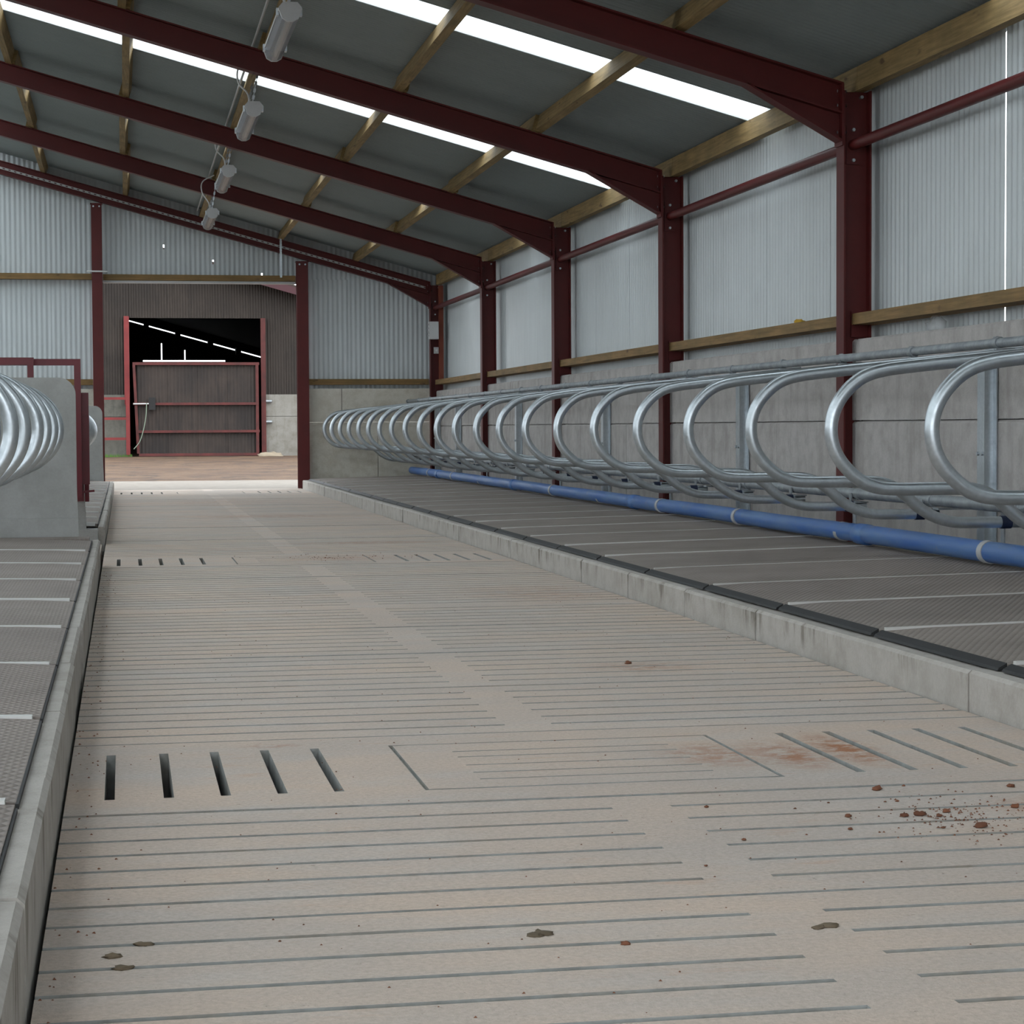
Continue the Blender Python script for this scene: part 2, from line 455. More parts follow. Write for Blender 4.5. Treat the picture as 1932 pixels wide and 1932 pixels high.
# ---------------------------------------------------------------- side wall (right)
wall = sroot('wall_right', (5.06, 13, 0))
SW = .762
def wall_sheet_mesh(wdt, z0, z1):
    mb = MB(); corrugated(mb, wdt, z0, z1); mb.v = [(y, x, z) for x, y, z in mb.v]
    return mb.mesh('cladding_sheet', 'wall_sheet')
wm = wall_sheet_mesh(SW+.02, 1.38, 3.47); wmg = wall_sheet_mesh(SW-.012, 1.38, 3.47)
ys = 11.41 - SW*22; k = 0
while ys < 33.0:
    gapped = abs(ys+SW-11.41) < .01
    put('cladding_sheet', wmg if gapped else wm, (5.065+(k % 2)*.004, ys, 0), wall); ys += SW; k += 1
fr = [YB]+[FY[0]-BAY*2, FY[0]-BAY]+FY
for a, b in zip(fr, fr[1:]):
    a2, b2 = a+.012, b-.012
    L = b2-a2
    j1, j2 = a2+L*.5, a2+L*.36
    for (p, q, z0, z1) in ((a2, j2, .05, .972), (j2, b2, .05, .972), (a2, j1, .98, 1.53), (j1, b2, .98, 1.53)):
        dx = random.uniform(-.004, .004)
        zt_ = .9795 if z1 < 1 else z1
        MB().prism([(4.885+dx, z0), (5.0, z0), (5.0, zt_), (4.94, zt_), (4.94, z1), (4.9+dx, z1), (4.885+dx, z1-.015)], p+.0008, 'y', q-.0008).build('concrete_panel', 'wall_concrete', wall)
    MB().box((4.872, a+.006, 1.628), (5.052, b-.006, 1.703)).build('timber_rail', 'rail_timber_y', wall)

# ---------------------------------------------------------------- far side wall (low, open above)
wl = sroot('wall_left', (XW-.2, 13, 0))
for a, b in zip(fr, fr[1:]):
    MB().box((XW-.2, a+.01, -.3), (XW-.06, b-.01, 1.5)).build('concrete_panel', 'wall_concrete', wl)
    MB().box((XW-.24, a+.01, 1.4), (XW-.20, b-.01, 2.35)).build('cladding_panel', 'wall_sheet', wl)

# ---------------------------------------------------------------- end wall
we = sroot('wall_back', (0, 32.95, 0))
YS = 32.96
roofz = lambda x: (raf(x) if x > XR else raf(mir(x))) + ZSH + .03
PX0, PX1, QX0, QX1 = -.455, -.295, 2.69, 2.87
ends = []
x = .62
while x > XW-.1: x -= SW
while x < 5.05:
    x1 = min(x+SW, 5.06)
    spans = []
    if x1 <= PX0+.1 or x >= QX1-.15: spans.append((1.42, None))
    elif x >= PX0-.5 and x1 <= QX1+.5: spans.append((3.225, None))
    else: spans.append((3.225, None))
    for z0, _ in spans:
        mb = MB(); hole = None
        for hx, hz in ((.568, 3.79), (1.33, 3.56), (2.09, 3.36)):
            if abs(x-hx) < .16: hole = (hz-.035, hz+.035, 4)
        corrugated(mb, x1-x+.015, z0, lambda t, x=x: roofz(x+t), hole=hole)
        mb.v = [(p[0]+x, p[1]+YS+(.004 if int(round(x/SW)) % 2 else 0), p[2]) for p in mb.v]
        mb.build('cladding_sheet', 'wall_sheet', we)
    x += SW
# corners of the sheets that flank the posts, down to the concrete
for (a, b) in ((PX0-.62, PX0+.1), (QX1-.1, QX1+.66)):
    mb = MB(); corrugated(mb, b-a, 1.42, 3.3); mb.v = [(p[0]+a, p[1]+YS-.006, p[2]) for p in mb.v]
    mb.build('cladding_sheet', 'wall_sheet', we)
# timber rails
for (a, b, z) in ((XW+.2, PX0, 3.262), (PX1, QX0, 3.255), (XW+.2, PX0, 1.632), (QX1, 4.8, 1.632)):
    MB().box((a+.006, 32.78, z), (b-.006, 32.94, z+.09)).build('timber_rail', 'rail_timber_x', we)
MB().box((PX1+.01, 32.80, 3.215), (QX0-.01, 32.95, 3.25)).build('door_head_flashing', 'light_grey_steel', we)
# concrete panels
for (a, b, z0, z1) in ((QX1, 3.97, -.2, 1.035), (3.97, 4.87, -.2, 1.035), (QX1, 3.40, 1.043, 1.57), (3.40, 4.87, 1.043, 1.57),
                       (-2.2, PX0, -.2, 1.035), (-4.6, -2.2, -.2, 1.035), (-1.7, PX0, 1.043, 1.57), (-4.6, -1.7, 1.043, 1.57), (XW, -4.6, -.2, 1.035), (XW, -4.6, 1.043, 1.57)):
    MB().box((a+.004, 32.80+random.uniform(0, .006), z0), (b-.004, 32.95, z1)).build('concrete_panel', 'end_concrete', we)
# gable posts
for (a, b, lab) in ((PX0, PX1, 'dark red gable post beside the gap where the far bed row ends'), (QX0, QX1, 'dark red gable post at the corner of the kerb with the clad wall beds')):
    zt = raf(b)-.01
    pt = thing('gable_post', ((a+b)/2, 32.70, 0), lab, 'post')
    mb = MB(); mb.box((a, 32.62, -.2), (b, 32.632, zt)); mb.box((a, 32.765, -.2), (b, 32.777, zt)); mb.box(((a+b)/2-.004, 32.63, -.2), ((a+b)/2+.004, 32.77, zt))
    mb.build('post_shaft', 'red_oxide', pt)
    MB().box((a-.012, 32.61, zt-.012), (b+.012, 32.79, zt)).build('cap_plate', 'red_oxide', pt)
    for s_ in (-.045, .045):
        MB().tube([((a+b)/2+s_, 32.60, zt-.05), ((a+b)/2+s_, 32.622, zt-.05)], .014, 6).build('bolt', 'galvanised', pt)

# ---------------------------------------------------------------- roof
ceil = sroot('ceiling', (0, 13, raf(0)))
RL = .32
def slope_sheet(wdt, mat, name):
    """corrugated sheet lying on the right slope, local origin at eaves line; waves run down the slope"""
    mb = MB(); n = int(round(wdt/.0762*8)); vs = []
    for i in range(n+1):
        y = wdt*i/n; dz = .009*math.cos(2*math.pi*y/.0762)
        for x_ in (XE+.1, 1.3, XR+RL):
            vs.append((x_, y, raf(x_)+ZSH+.012+dz))
    fs = []
    for i in range(n):
        for j in range(2): fs.append((i*3+j, (i+1)*3+j, (i+1)*3+j+1, i*3+j+1))
    mb.add(vs, fs, True)
    me = mb.mesh(name, mat)
    mb.v = [(mir(p[0]), p[1], p[2]) for p in mb.v]
    return me, mb.mesh(name, mat)
edges = [(.38, 1.18, 0), (1.18, 1.98, 0), (1.98, 2.58, 1), (2.58, 3.45, 0), (3.45, 4.32, 0), (4.32, 5.18, 0)]
cache = {}
for fy in [YB]+[FY[0]-BAY*2, FY[0]-BAY]+FY[:-1]:
    for i, (a, b, rl) in enumerate(edges):
        wd = b-a+(.035 if not rl else .0)
        key = (round(wd, 3), rl)
        if key not in cache: cache[key] = slope_sheet(wd, 'rooflight' if rl else 'roof_sheet', 'rooflight_sheet' if rl else 'roof_sheet')
        for sd in (0, 1):
            if sd == 1 and i in (0, 4):  # extra rooflights on the unseen slope, added to let in more sky light
                k2 = (round(wd, 3), 1)
                if k2 not in cache: cache[k2] = slope_sheet(wd, 'rooflight', 'rooflight_sheet')
                put('rooflight_sheet', cache[k2][1], (0, fy+a, .006*(i % 2)), ceil); continue
            put('rooflight_sheet' if rl else 'roof_sheet', cache[key][sd], (0, fy+a, .006*(i % 2)), ceil)
for fy in [YB]+[FY[0]-BAY*2, FY[0]-BAY]+FY[:-1]:      # unseen translucent ridge strip, added to brighten the interior, one length per bay
    for sx in (1, -1):
        X = (lambda x_: x_) if sx > 0 else mir
        z0, z1 = raf(XR+RL+.06)+ZSH+.035, raf(XR)+ZSH+.035
        vs = [(X(XR+RL+.06), fy, z0), (X(XR), fy, z1), (X(XR), fy+BAY-.01, z1), (X(XR+RL+.06), fy+BAY-.01, z0)]
        MB().add(vs, [(0, 1, 2, 3)]).build('added_ridge_light', 'rooflight', ceil)
# purlins: timber on edge, square to the slope, one length per bay
px = [-1.15, .045, 1.24, 2.43, 3.64]
PD, PW = .138, .072
ny, nz = math.sin(PHI), math.cos(PHI)
for fy in [YB]+[FY[0]-BAY*2, FY[0]-BAY]+FY[:-1]:
    for i, x_ in enumerate(px):
        zb = raf(x_)+ZTOP
        off = .018 if (int(round(fy)) + i) % 2 else -.018
        q = []
        for (u_, v_) in ((-PW/2, 0), (PW/2, 0), (PW/2, PD), (-PW/2, PD)):
            q.append((x_+off+u_*CP+v_*ny, zb-u_*ny+v_*nz))
        ya, yb = fy-.1, fy+BAY+.1 if fy+BAY < 32 else fy+BAY+.32
        MB().prism(q, ya, 'y', yb).build('purlin', 'purlin_timber', ceil)
        q2 = [(mir(a), b) for a, b in q][::-1]
        MB().prism(q2, ya, 'y', yb).build('purlin', 'purlin_timber', ceil)
    for sx in (1, -1):
        xx = 4.93 if sx > 0 else mir(4.93)
        MB().box((xx-.036*sx, fy+.0, 3.205), (xx+.04*sx, fy+BAY-.01, 3.365)).build('eaves_purlin', 'purlin_timber', ceil)

# ================================================================== PORTAL FRAMES
def frame(fy, label):
    root = thing('portal_frame', (XC, fy, 0), label, 'steel frame', 'steel portal frames')
    ft, wt, fwid = .012, .008, .14
    for sd in (1, -1):
        X = (lambda x_: x_) if sd > 0 else mir
        def bx(a, b, mb): mb.box((X(a[0]), a[1], a[2]), (X(b[0]), b[1], b[2]))
        zt = raf(XC+CD)+ZTOP
        mb = MB()
        bx((XC, fy-.01, .06), (XC+ft, fy+fwid, zt), mb); bx((XC+CD-ft, fy-.01, .06), (XC+CD, fy+fwid, zt), mb)
        bx((XC+ft, fy+.06, .06), (XC+CD-ft, fy+.06+wt, zt), mb)
        colm = mb.build('column', 'red_oxide', root)
        mb = MB()
        for (x0, dz0, x1, dz1) in ((XC+CD, ZTOP, XC+CD, 0),): pass
        # rafter: bottom flange, top flange, web
        xa, xb = XC, XR
        def slab(d0, d1, y0, y1):
            vs = [(X(xa), y0, raf(xa)+d0), (X(xb), y0, raf(xb)+d0), (X(xb), y0, raf(xb)+d1), (X(xa), y0, raf(xa)+d1)]
            vs += [(p[0], y1, p[2]) for p in vs]
            mb.add(vs, [(0, 1, 2, 3), (7, 6, 5, 4), (0, 4, 5, 1), (1, 5, 6, 2), (2, 6, 7, 3), (3, 7, 4, 0)])
        slab(0, ft, fy-.01, fy+fwid-.02); slab(ZTOP-ft, ZTOP, fy-.01, fy+fwid-.02); slab(ft, ZTOP-ft, fy+.055, fy+.055+wt)
        mb.build('rafter', 'red_oxide', root)
        # haunch: tapered cutting under the rafter
        x0, z0 = XC, 2.855; x1 = 4.12; z1 = raf(x1)
        mb = MB()
        vs = [(X(x0), fy-.01, z0), (X(x1), fy-.01, z1), (X(x1), fy-.01, z1+ft), (X(x0), fy-.01, z0+ft*1.3)]
        vs += [(p[0], fy+fwid-.02, p[2]) for p in vs]
        mb.add(vs, [(0, 1, 2, 3), (7, 6, 5, 4), (0, 4, 5, 1), (1, 5, 6, 2), (2, 6, 7, 3), (3, 7, 4, 0)])
        vs = [(X(x0), fy+.05, z0), (X(x1), fy+.05, z1), (X(x0), fy+.05, raf(x0)+ft)]
        vs += [(p[0], fy+.05+wt, p[2]) for p in vs]
        mb.add(vs, [(0, 1, 2), (5, 4, 3), (0, 3, 4, 1), (1, 4, 5, 2), (2, 5, 3, 0)])
        mb.build('haunch', 'red_oxide', root)
        # end plate with bolts
        mb = MB(); bx((XC-.014, fy-.015, z0-.02), (XC, fy+fwid, raf(XC)+ZTOP-.01), mb); ep = mb.build('end_plate', 'red_oxide', root)
        if sd > 0:
            for zb in (2.925, 3.105, 3.20):
                for dx in (-.03, .03):
                    MB().tube([(XC-.007+dx, fy+.015, zb), (XC-.007+(.013 if dx > 0 else -.013)+dx*.6, fy+.015, zb)], .011, 6).build('bolt', 'galvanised', ep)
            for (xb_, zb) in ((XC+.082, 2.945), (XC+.082, 2.74), (XC+.14, 3.165)):
                MB().tube([(xb_, fy+.05, zb), (xb_, fy+.02, zb)], .012, 6).build('bolt', 'galvanised', colm)
            mb = MB(); bx((XC+.07, fy+.03, 1.545), (XC+.19, fy+.05, 1.72), mb); mb.build('rail_cleat', 'red_oxide', colm)
    MB().box((XC-.03, fy-.03, .05), (XC+CD, fy+fwid+.02, .17)).build('base_plate', 'red_oxide', root)
    return root
flab = ['dark red steel portal frame whose rafter spans the bay nearest the open end',
        'dark red steel portal frame, fifth counted from the corrugated end wall', 'dark red steel portal frame, fourth counted from the corrugated end wall',
        'dark red steel portal frame, third counted from the corrugated end wall', 'dark red steel portal frame, second counted from the corrugated end wall',
        'dark red steel portal frame standing against the corrugated end wall']
flab[0] = 'dark red steel portal frame, sixth counted from the corrugated end wall'
for fy, lb in zip(FY, flab): frame(fy, lb)

# red eaves tie tubes, one per bay
for k, (a, b) in enumerate(zip(FY, FY[1:])):
    i = len(FY)-2-k
    xt, zt = XC+.085, 2.845
    t = thing('tie_tube', (xt, a+.07, zt), 'red round tie tube high on the clad wall, %s bay from the end wall' % ORD[i], 'tube', 'red eaves tie tubes')
    MB().tube([(xt, a+.075, zt), (xt, b+.045, zt)], .037, 16).build('tube', 'red_oxide', t)
    for yy in (a+.069, b+.045): MB().box((xt-.05, yy, zt-.13), (xt+.05, yy+.008, zt+.13)).build('end_plate', 'red_oxide', t)

# ================================================================== CUBICLE DIVIDERS
LOOP = [(4.56, 1.318), (4.1, 1.272), (3.60, 1.222), (3.45, 1.206), (3.36, 1.194), (3.28, 1.173), (3.215, 1.135), (3.155, 1.073), (3.119, 1.005), (3.106, .935), (3.113, .868), (3.14, .803), (3.19, .742), (3.258, .69),
        (3.335, .664), (3.43, .658), (3.56, .658), (3.70, .658), (3.79, .652), (3.865, .627), (3.93, .582), (3.995, .525), (4.085, .472), (4.19, .444), (4.30, .440), (4.42, .440), (4.585, .440)]
TIPX = 3.106
def loop_parts(sgn):
    """local coordinates: x from the tip towards the wall * sgn"""
    P = [(sgn*(x_-TIPX), 0, z_) for x_, z_ in LOOP]
    tube = MB().tube(crom(P, 4), .030, 14).mesh('loop_tube', 'galvanised')
    band = MB().tube([(sgn*(4.445-TIPX), 0, .44), (sgn*(4.50-TIPX), 0, .44)], .0345, 14).mesh('rubber_band', 'dark_blue_band')
    mb = MB(); x0 = sgn*(4.45-TIPX)
    mb.box((x0-.05, -.045, 1.325), (x0+.05, .10, 1.335)); mb.box((x0-.006, .055, 1.335), (x0+.006, .10, 1.40))
    mb.tube([(x0, .02, 1.366), (x0, .075, 1.366)], .031, 14)
    clamp = mb.mesh('top_clamp', 'galvanised_dull')
    mb = MB(); x1 = sgn*(4.55-TIPX)
    mb.box((x1-.04, -.04, .462), (x1+.04, .07, .47)); mb.tube([(x1, -.03, .515), (x1, .03, .515)], .038, 14)
    mb.box((x1-.05, .03, .45), (x1-.042, .07, .52))
    low = mb.mesh('lower_clamp', 'galvanised_dull')
    return tube, band, clamp, low
LR, LLm = loop_parts(1), loop_parts(-1)
def divider(tipx, y_, parts, dz, label, group):
    root = thing('cubicle_divider', (tipx, y_, .15), label, 'divider', group)
    for nm, me in zip(('loop_tube', 'rubber_band', 'top_clamp', 'lower_clamp'), parts):
        put(nm, me, (tipx, y_, dz), root)
SP, L0, NL = 1.19, 7.65, 22
RY = [L0+SP*k for k in range(-3, NL)]
for k, y_ in enumerate(RY):
    i = len(RY)-1-k
    divider(TIPX+random.uniform(-.006, .006), y_+random.uniform(-.012, .012), LR, random.uniform(-.004, .004),
            'bent galvanised cubicle divider loop by the clad wall, %s from the end wall' % ORD[i], 'divider loops by the clad wall')
LY = [3.3, 4.5, 5.7, 6.9, 8.06, 9.1, 10.55, 11.7, 12.92, 14.06]
LTIP = -.42
for k, y_ in enumerate(LY):
    divider(LTIP, y_, LLm, .02, 'shiny galvanised divider loop opposite the clad wall, %s from the rounded concrete partition' % ORD[len(LY)-1-k], 'divider loops of the first opposite row')
FYL = [18.4+1.19*k for k in range(12)]
for k, y_ in enumerate(FYL):
    divider(LTIP, y_, LLm, 0, 'galvanised divider loop beyond the red gate, %s from the end wall' % ORD[len(FYL)-1-k], 'divider loops beyond the gate')

# long rails that carry the dividers
def rail(name, x_, z_, a, b, r, label):
    t = thing(name, (x_, a, z_), label, 'rail')
    MB().tube([(x_, a, z_), (x_, b, z_)], r, 14).build('rail_tube', 'galvanised_dull', t)
    for yy in (a, b): MB().tube([(x_, yy-.012, z_), (x_, yy+.012, z_)], r+.006, 14).build('end_cap', 'galvanised_dull', t)
rail('head_rail', 4.45, 1.366, 3.2, 32.74, .026, 'long galvanised upper rail clamped on top of the dividers by the clad wall')
rail('lower_rail', 4.55, .515, 3.2, 32.74, .0335, 'long galvanised lower rail behind the dividers by the clad wall')
mx_ = lambda x_: LTIP-(x_-TIPX)
rail('head_rail', mx_(4.45), 1.393, 2.6, 14.3, .0335, 'galvanised upper rail of the divider row opposite the clad wall')
rail('lower_rail', mx_(4.55), .535, 2.6, 14.3, .0335, 'galvanised lower rail of the divider row opposite the clad wall')
rail('head_rail', mx_(4.45), 1.373, 17.6, 31.85, .0335, 'galvanised upper rail of the divider row beyond the gate')
rail('lower_rail', mx_(4.55), .515, 17.6, 31.85, .0335, 'galvanised lower rail of the divider row beyond the gate')

# galvanised posts on the wall
PY = [6.36]+[11.12+4.76*k for k in range(5)]+[32.2]
for k, y_ in enumerate(PY):
    p = thing('rail_post', (4.80, y_, .13), 'galvanised steel post against the concrete wall carrying divider rails, %s from the end wall' % ORD[len(PY)-1-k], 'post', 'galvanised posts on the side wall')
    mb = MB(); mb.box((4.80, y_-.05, .14), (4.806, y_+.05, 1.33)); mb.box((4.873, y_-.05, .14), (4.88, y_+.05, 1.33)); mb.box((4.806, y_-.003, .14), (4.873, y_+.003, 1.33))
    sh_ = mb.build('post_shaft', 'galvanised', p)
    for z_, xr in ((1.366, 4.45), (.515, 4.55)): MB().box((xr-.02, y_-.04, z_-.052), (4.80, y_+.04, z_-.040)).build('rail_arm', 'galvanised_dull', p)
    for s_ in (-.03, .03):
        MB().tube([(4.80, y_+s_, .78), (4.788, y_+s_, .78)], .012, 6).build('bolt', 'galvanised', sh_)
for k, y_ in enumerate([3.0, 8.5, 13.9, 18.0, 24.5, 31.6]):
    p = thing('rail_post', (mx_(4.80), y_, .13), 'galvanised post between the opposite bed rows carrying divider rails, %s from the end wall' % ORD[5-k], 'post', 'posts between the opposite bed rows')
    xq = mx_(4.80)
    mb = MB(); mb.box((xq+.09, y_-.055, .10), (xq+.097, y_+.055, 1.40)); mb.box((xq-.083, y_-.055, .10), (xq-.076, y_+.055, 1.40)); mb.box((xq-.076, y_-.004, .10), (xq+.09, y_+.004, 1.40))
    mb.build('post_shaft', 'galvanised', p)

# blue brisket pipe
PXb, PZb, PRb = 4.495, .271, .057
bp = thing('brisket_pipe', (PXb, 3.2, .21), 'long blue plastic brisket pipe lying across the heads of the rubber beds', 'pipe')
pts = [(PXb+.006*math.sin(y_*.9), y_, PZb+.0025+.002*math.sin(y_*1.7)) for y_ in [3.2+.6*i for i in range(50)]]
MB().tube(pts, PRb, 20).build('pipe', 'blue_pipe', bp)
for k in range(13):
    y_ = 5.78+2.26*k
    if y_ > 32.4: break
    MB().tube([(PXb, y_-.028, PZb), (PXb, y_+.028, PZb)], PRb+.005, 20).build('pipe_band', 'light_grey_steel', bp)
for y_ in (6.3, 12.19, 18.05, 23.9, 29.8):
    MB().tube([(PXb, y_-.10, PZb), (PXb, y_-.09, PZb), (PXb, y_+.07, PZb), (PXb, y_+.10, PZb)], [PRb, PRb+.008, PRb+.008, PRb], 20).build('pipe_socket', 'blue_pipe', bp)
# strap brackets between lower rail and bed, behind the pipe
for k in range(9):
    y_ = 8.07+2.28*k
    b_ = thing('strap_bracket', (4.60, y_, .16), 'small galvanised strap bracket behind the blue pipe, %s from the end wall' % ORD[8-k], 'bracket', 'strap brackets behind the blue pipe')
    MB().box((4.592, y_-.022, .165), (4.60, y_+.022, .48)).build('strap', 'galvanised_dull', b_)
    MB().tube([(4.592, y_, .30), (4.572, y_, .30)], .011, 6).build('bolt', 'galvanised', b_)

# ================================================================== COW MATS
def mat_meshes(x0, x1, z0, z1, L, th=.026, sw=.034, edge=None, smat='pale_strip'):
    sg = 1 if x1 > x0 else -1
    mb = MB(); nx = 10; vs = []
    for i in range(nx+1):
        t = i/nx; xx = x0+(x1-x0)*t; zz = z0+(z1-z0)*t-(.006 if i == 0 else 0)
        for y_ in (sw, L-.001): vs += [(xx, y_, zz), (xx, y_, zz-th)]
    fs = []
    for i in range(nx):
        a, b = i*4, (i+1)*4
        fs += [(a, b, b+2, a+2), (a+1, a+3, b+3, b+1), (a, a+1, b+1, b), (a+2, b+2, b+3, a+3)]
    e = nx*4; fs += [(0, 2, 3, 1), (e, e+1, e+3, e+2)]
    mb.add(vs, fs); top = mb.mesh('mat_sheet', 'mat_rubber')
    mb = MB()
    if edge: mb.prism(edge, .03, 'y', L-.004)
    else: mb.box((x0+sg*.001, .02, z0-.030), (x0-sg*.006, L-.02, z0-.006))
    edge = mb.mesh('front_edge', 'black_rubber')
    mb = MB(); ya_, yb_ = .001, .001+sw; q = []
    for xx, zz in ((x0+sg*.02, z0+.004), (x1, z1+.003)): q += [(xx, ya_, zz), (xx, yb_, zz), (xx, ya_, zz-.03), (xx, yb_, zz-.03)]
    mb.add(q, [(0, 1, 5, 4), (2, 6, 7, 3), (0, 4, 6, 2), (1, 3, 7, 5), (0, 2, 3, 1), (4, 5, 7, 6)]); strip = mb.mesh('joint_strip', smat)
    return top, edge, strip
def mats(meshes, x0, ylist, L, z_, lab, group):
    n_ = len(ylist)
    for k, y_ in enumerate(ylist):
        root = thing('cow_mat', (x0, y_, z_), lab % ORD[n_-1-k], 'mat', group)
        for nm, me in zip(('mat_sheet', 'front_edge', 'joint_strip'), meshes): put(nm, me, (0, y_, random.uniform(-.002, .002)), root)
M0, MS = 6.31, 1.172
yl = [M0+MS*k for k in range(-3, 22)]
mats(mat_meshes(2.832, 4.56, .166, .202, MS, .024, .026, [(2.8315, .1405), (2.797, .1405), (2.803, .150), (2.8315, .1655)], 'grey_strip'), 2.832, yl, MS, .14, 'dark textured rubber cow mat by the clad wall, %s from the end wall', 'cow mats by the clad wall')
yl = [4.2+1.245*k for k in range(-3, 8)]
mats(mat_meshes(-.222, -1.95, .205, .24, 1.245), -.222, yl, 1.245, .18, 'dark textured rubber cow mat opposite the clad wall, %s from the rounded partition', 'cow mats of the first opposite row')
yl = [17.55+1.19*k for k in range(12)]
mats(mat_meshes(-.225, -1.95, .165, .20, 1.19), -.225, yl, 1.19, .15, 'dark rubber cow mat beyond the red gate, %s from the end wall', 'cow mats beyond the gate')
tag(MB().box((-1.95, 14.17, .166), (-.24, 14.44, .212)).build('mat_offcut', 'mat_rubber'), 'narrow offcut of rubber mat at the foot of the rounded concrete partition', 'mat')

# ================================================================== CONCRETE PARTITIONS (rounded top corner)
def partition(y_, xr, zb, zt, th, label):
    r_ = .115; prof = [(xr+.012, zb), (xr, zb+.35)]
    prof += [(xr-r_+r_*math.cos(a), zt-r_+r_*math.sin(a)) for a in [math.pi/2*k/8 for k in range(9)]]
    prof += [(xr-4.2, zt), (xr-4.2, zb)]
    t = thing('concrete_partition', (xr-2, y_, zb), label, 'partition')
    MB().prism([(a, b) for a, b in prof], y_, 'y', y_+th).build('slab', 'smooth_concrete', t)
    MB().prism([(xr+.014, zb), (xr+.006, zb+.17), (xr-4.2, zb+.17), (xr-4.2, zb)], y_-.035, 'y', y_).build('plinth', 'smooth_concrete', t)
    return t
partition(14.5, -.322, .17, 1.30, .055, 'smooth grey concrete partition with rounded corner at the end of the first opposite row')
partition(17.36, -.322, 0, 1.22, .14, 'concrete partition behind the red latch post, across the crossover')
partition(31.9, -.318, .125, 1.30, .12, 'pale concrete partition with rounded corner close to the end wall')
MB  # keep

# red gates in the crossover
gt = thing('crossover_gate', (-.37, 17.1, .3), 'maroon box-section gate frame with square corner behind the rounded concrete partition', 'gate')
gy = 17.02
for nm, a, b in (('top_rail', (-.336, gy, 1.459), (-2.0, gy+.05, 1.511)), ('end_upright', (-.388, gy, .40), (-.336, gy+.05, 1.459)), ('bottom_rail', (-.388, gy+.001, .36), (-2.0, gy+.049, .41)), ('mid_rail', (-.388, gy+.002, .80), (-2.0, gy+.048, .84)), ('mid_rail', (-.388, gy+.002, 1.12), (-2.0, gy+.048, 1.16))):
    MB().box(a, b).build(nm, 'gate_red', gt)
g2 = thing('crossover_gate', (-.73, 16.9, .3), 'maroon gate leaf standing slightly higher beside the square-cornered gate', 'gate')
gy = 16.90
for nm, a, b in (('top_rail', (-.698, gy, 1.459), (-2.4, gy+.05, 1.518)), ('end_upright', (-.748, gy+.001, .35), (-.70, gy+.049, 1.459)), ('bottom_rail', (-.748, gy+.001, .30), (-2.4, gy+.049, .35))):
    MB().box(a, b).build(nm, 'gate_red', g2)
lp = thing('latch_post', (-.31, 17.1, 0), 'maroon gate latch post with sliding bolt beside the rounded concrete partition', 'latch')
MB().box((-.385, 17.2, .36), (-.325, 17.34, 1.24)).build('mounting_channel', 'gate_red', lp)
MB().box((-.375, 17.12, .44), (-.338, 17.2, 1.24)).build('latch_plate', 'gate_red', lp)
MB().box((-.336, 17.10, .50), (-.276, 17.16, 1.06)).build('bolt_tube', 'gate_red', lp)
MB().box((-.348, 17.09, 1.06), (-.278, 17.15, 1.241)).build('head_plate', 'gate_red', lp)
MB().tube([(-.30, 17.13, .36), (-.30, 17.13, .50)], .018, 10).build('slide_bolt', 'gate_red', lp)
MB().bar((-.37, 17.12, .435), (-.24, 17.12, .448), .03, .018).build('foot_bar', 'gate_red', lp)

# ================================================================== LIGHT FITTINGS (unlit, hanging from one purlin)
def light_fitting(x_, y_, z_, ord_):
    L_ = 1.62
    t = thing('light_fitting', (x_, y_, z_), 'grey unlit strip light hanging on chains below the purlin, %s from the end wall' % ord_, 'light', 'hanging strip lights')
    prof = [(-.075, .0), (-.055, -.055), (-.02, -.075), (.02, -.075), (.055, -.055), (.075, 0)]
    MB().prism([(x_+a, z_+b) for a, b in prof][::-1], y_+.03, 'y', y_+L_-.03).build('diffuser', 'lamp_diffuser', t)
    MB().prism([(x_+a, z_+b) for a, b in [(-.08, 0), (-.08, .02), (-.05, .055), (.05, .055), (.08, .02), (.08, 0)]][::-1], y_, 'y', y_+L_).build('body', 'light_grey_steel', t)
    for yy in (y_, y_+L_-.03): MB().prism([(x_+a*1.04, z_+b*1.04) for a, b in prof][::-1], yy, 'y', yy+.03).build('end_cap', 'light_grey_steel', t)
    MB().tube([(x_, y_+.06, z_-.035), (x_, y_+L_-.06, z_-.035)], .019, 10).build('lamp_tube', 'lamp_tube', t)
    zp = raf(1.24)+ZTOP
    for yy in (y_+.3, y_+L_-.3):
        mb = MB(); n_ = 12; a, b = Vector((x_, yy, z_+.055)), Vector((1.24, yy, zp))
        for i in range(n_):
            p, q = a.lerp(b, i/n_), a.lerp(b, (i+1.15)/n_)
            if i % 2: mb.bar(p, q, .022, .007, (1, 0, 0))
            else: mb.bar(p, q, .007, .022, (1, 0, 0))
        mb.build('chain', 'galvanised', t)
    cx = [(1.20, y_+.15, zp+.03), (1.05, y_+.12, zp-.06), (1.04, y_+.10, zp-.2), (1.12, y_+.11, z_+.14), (x_-.03, y_+.14, z_+.05)]
    MB().tube(crom(cx, 6), .008, 8).build('cable', 'white_plastic', t)
    for sx_ in (-.082, .082):
        for yy in (y_+.12, y_+L_-.12): MB().box((x_+sx_-.008, yy-.03, z_-.02), (x_+sx_+.008, yy+.03, z_+.03)).build('clip', 'galvanised', t)
for i, (y_, z_) in enumerate(((14.5, 3.84), (18.6, 3.79), (23.1, 3.79), (27.3, 3.755))): light_fitting(1.17, y_, z_, ORD[3-i])

# conduit along the lit purlin
tag(MB().tube([(1.155, 9, raf(1.155)+ZTOP+.06), (1.155, 32.4, raf(1.155)+ZTOP+.06)], .012, 8).build('conduit', 'light_grey_steel'), 'thin pale conduit running beside the purlin that carries the lights', 'conduit')

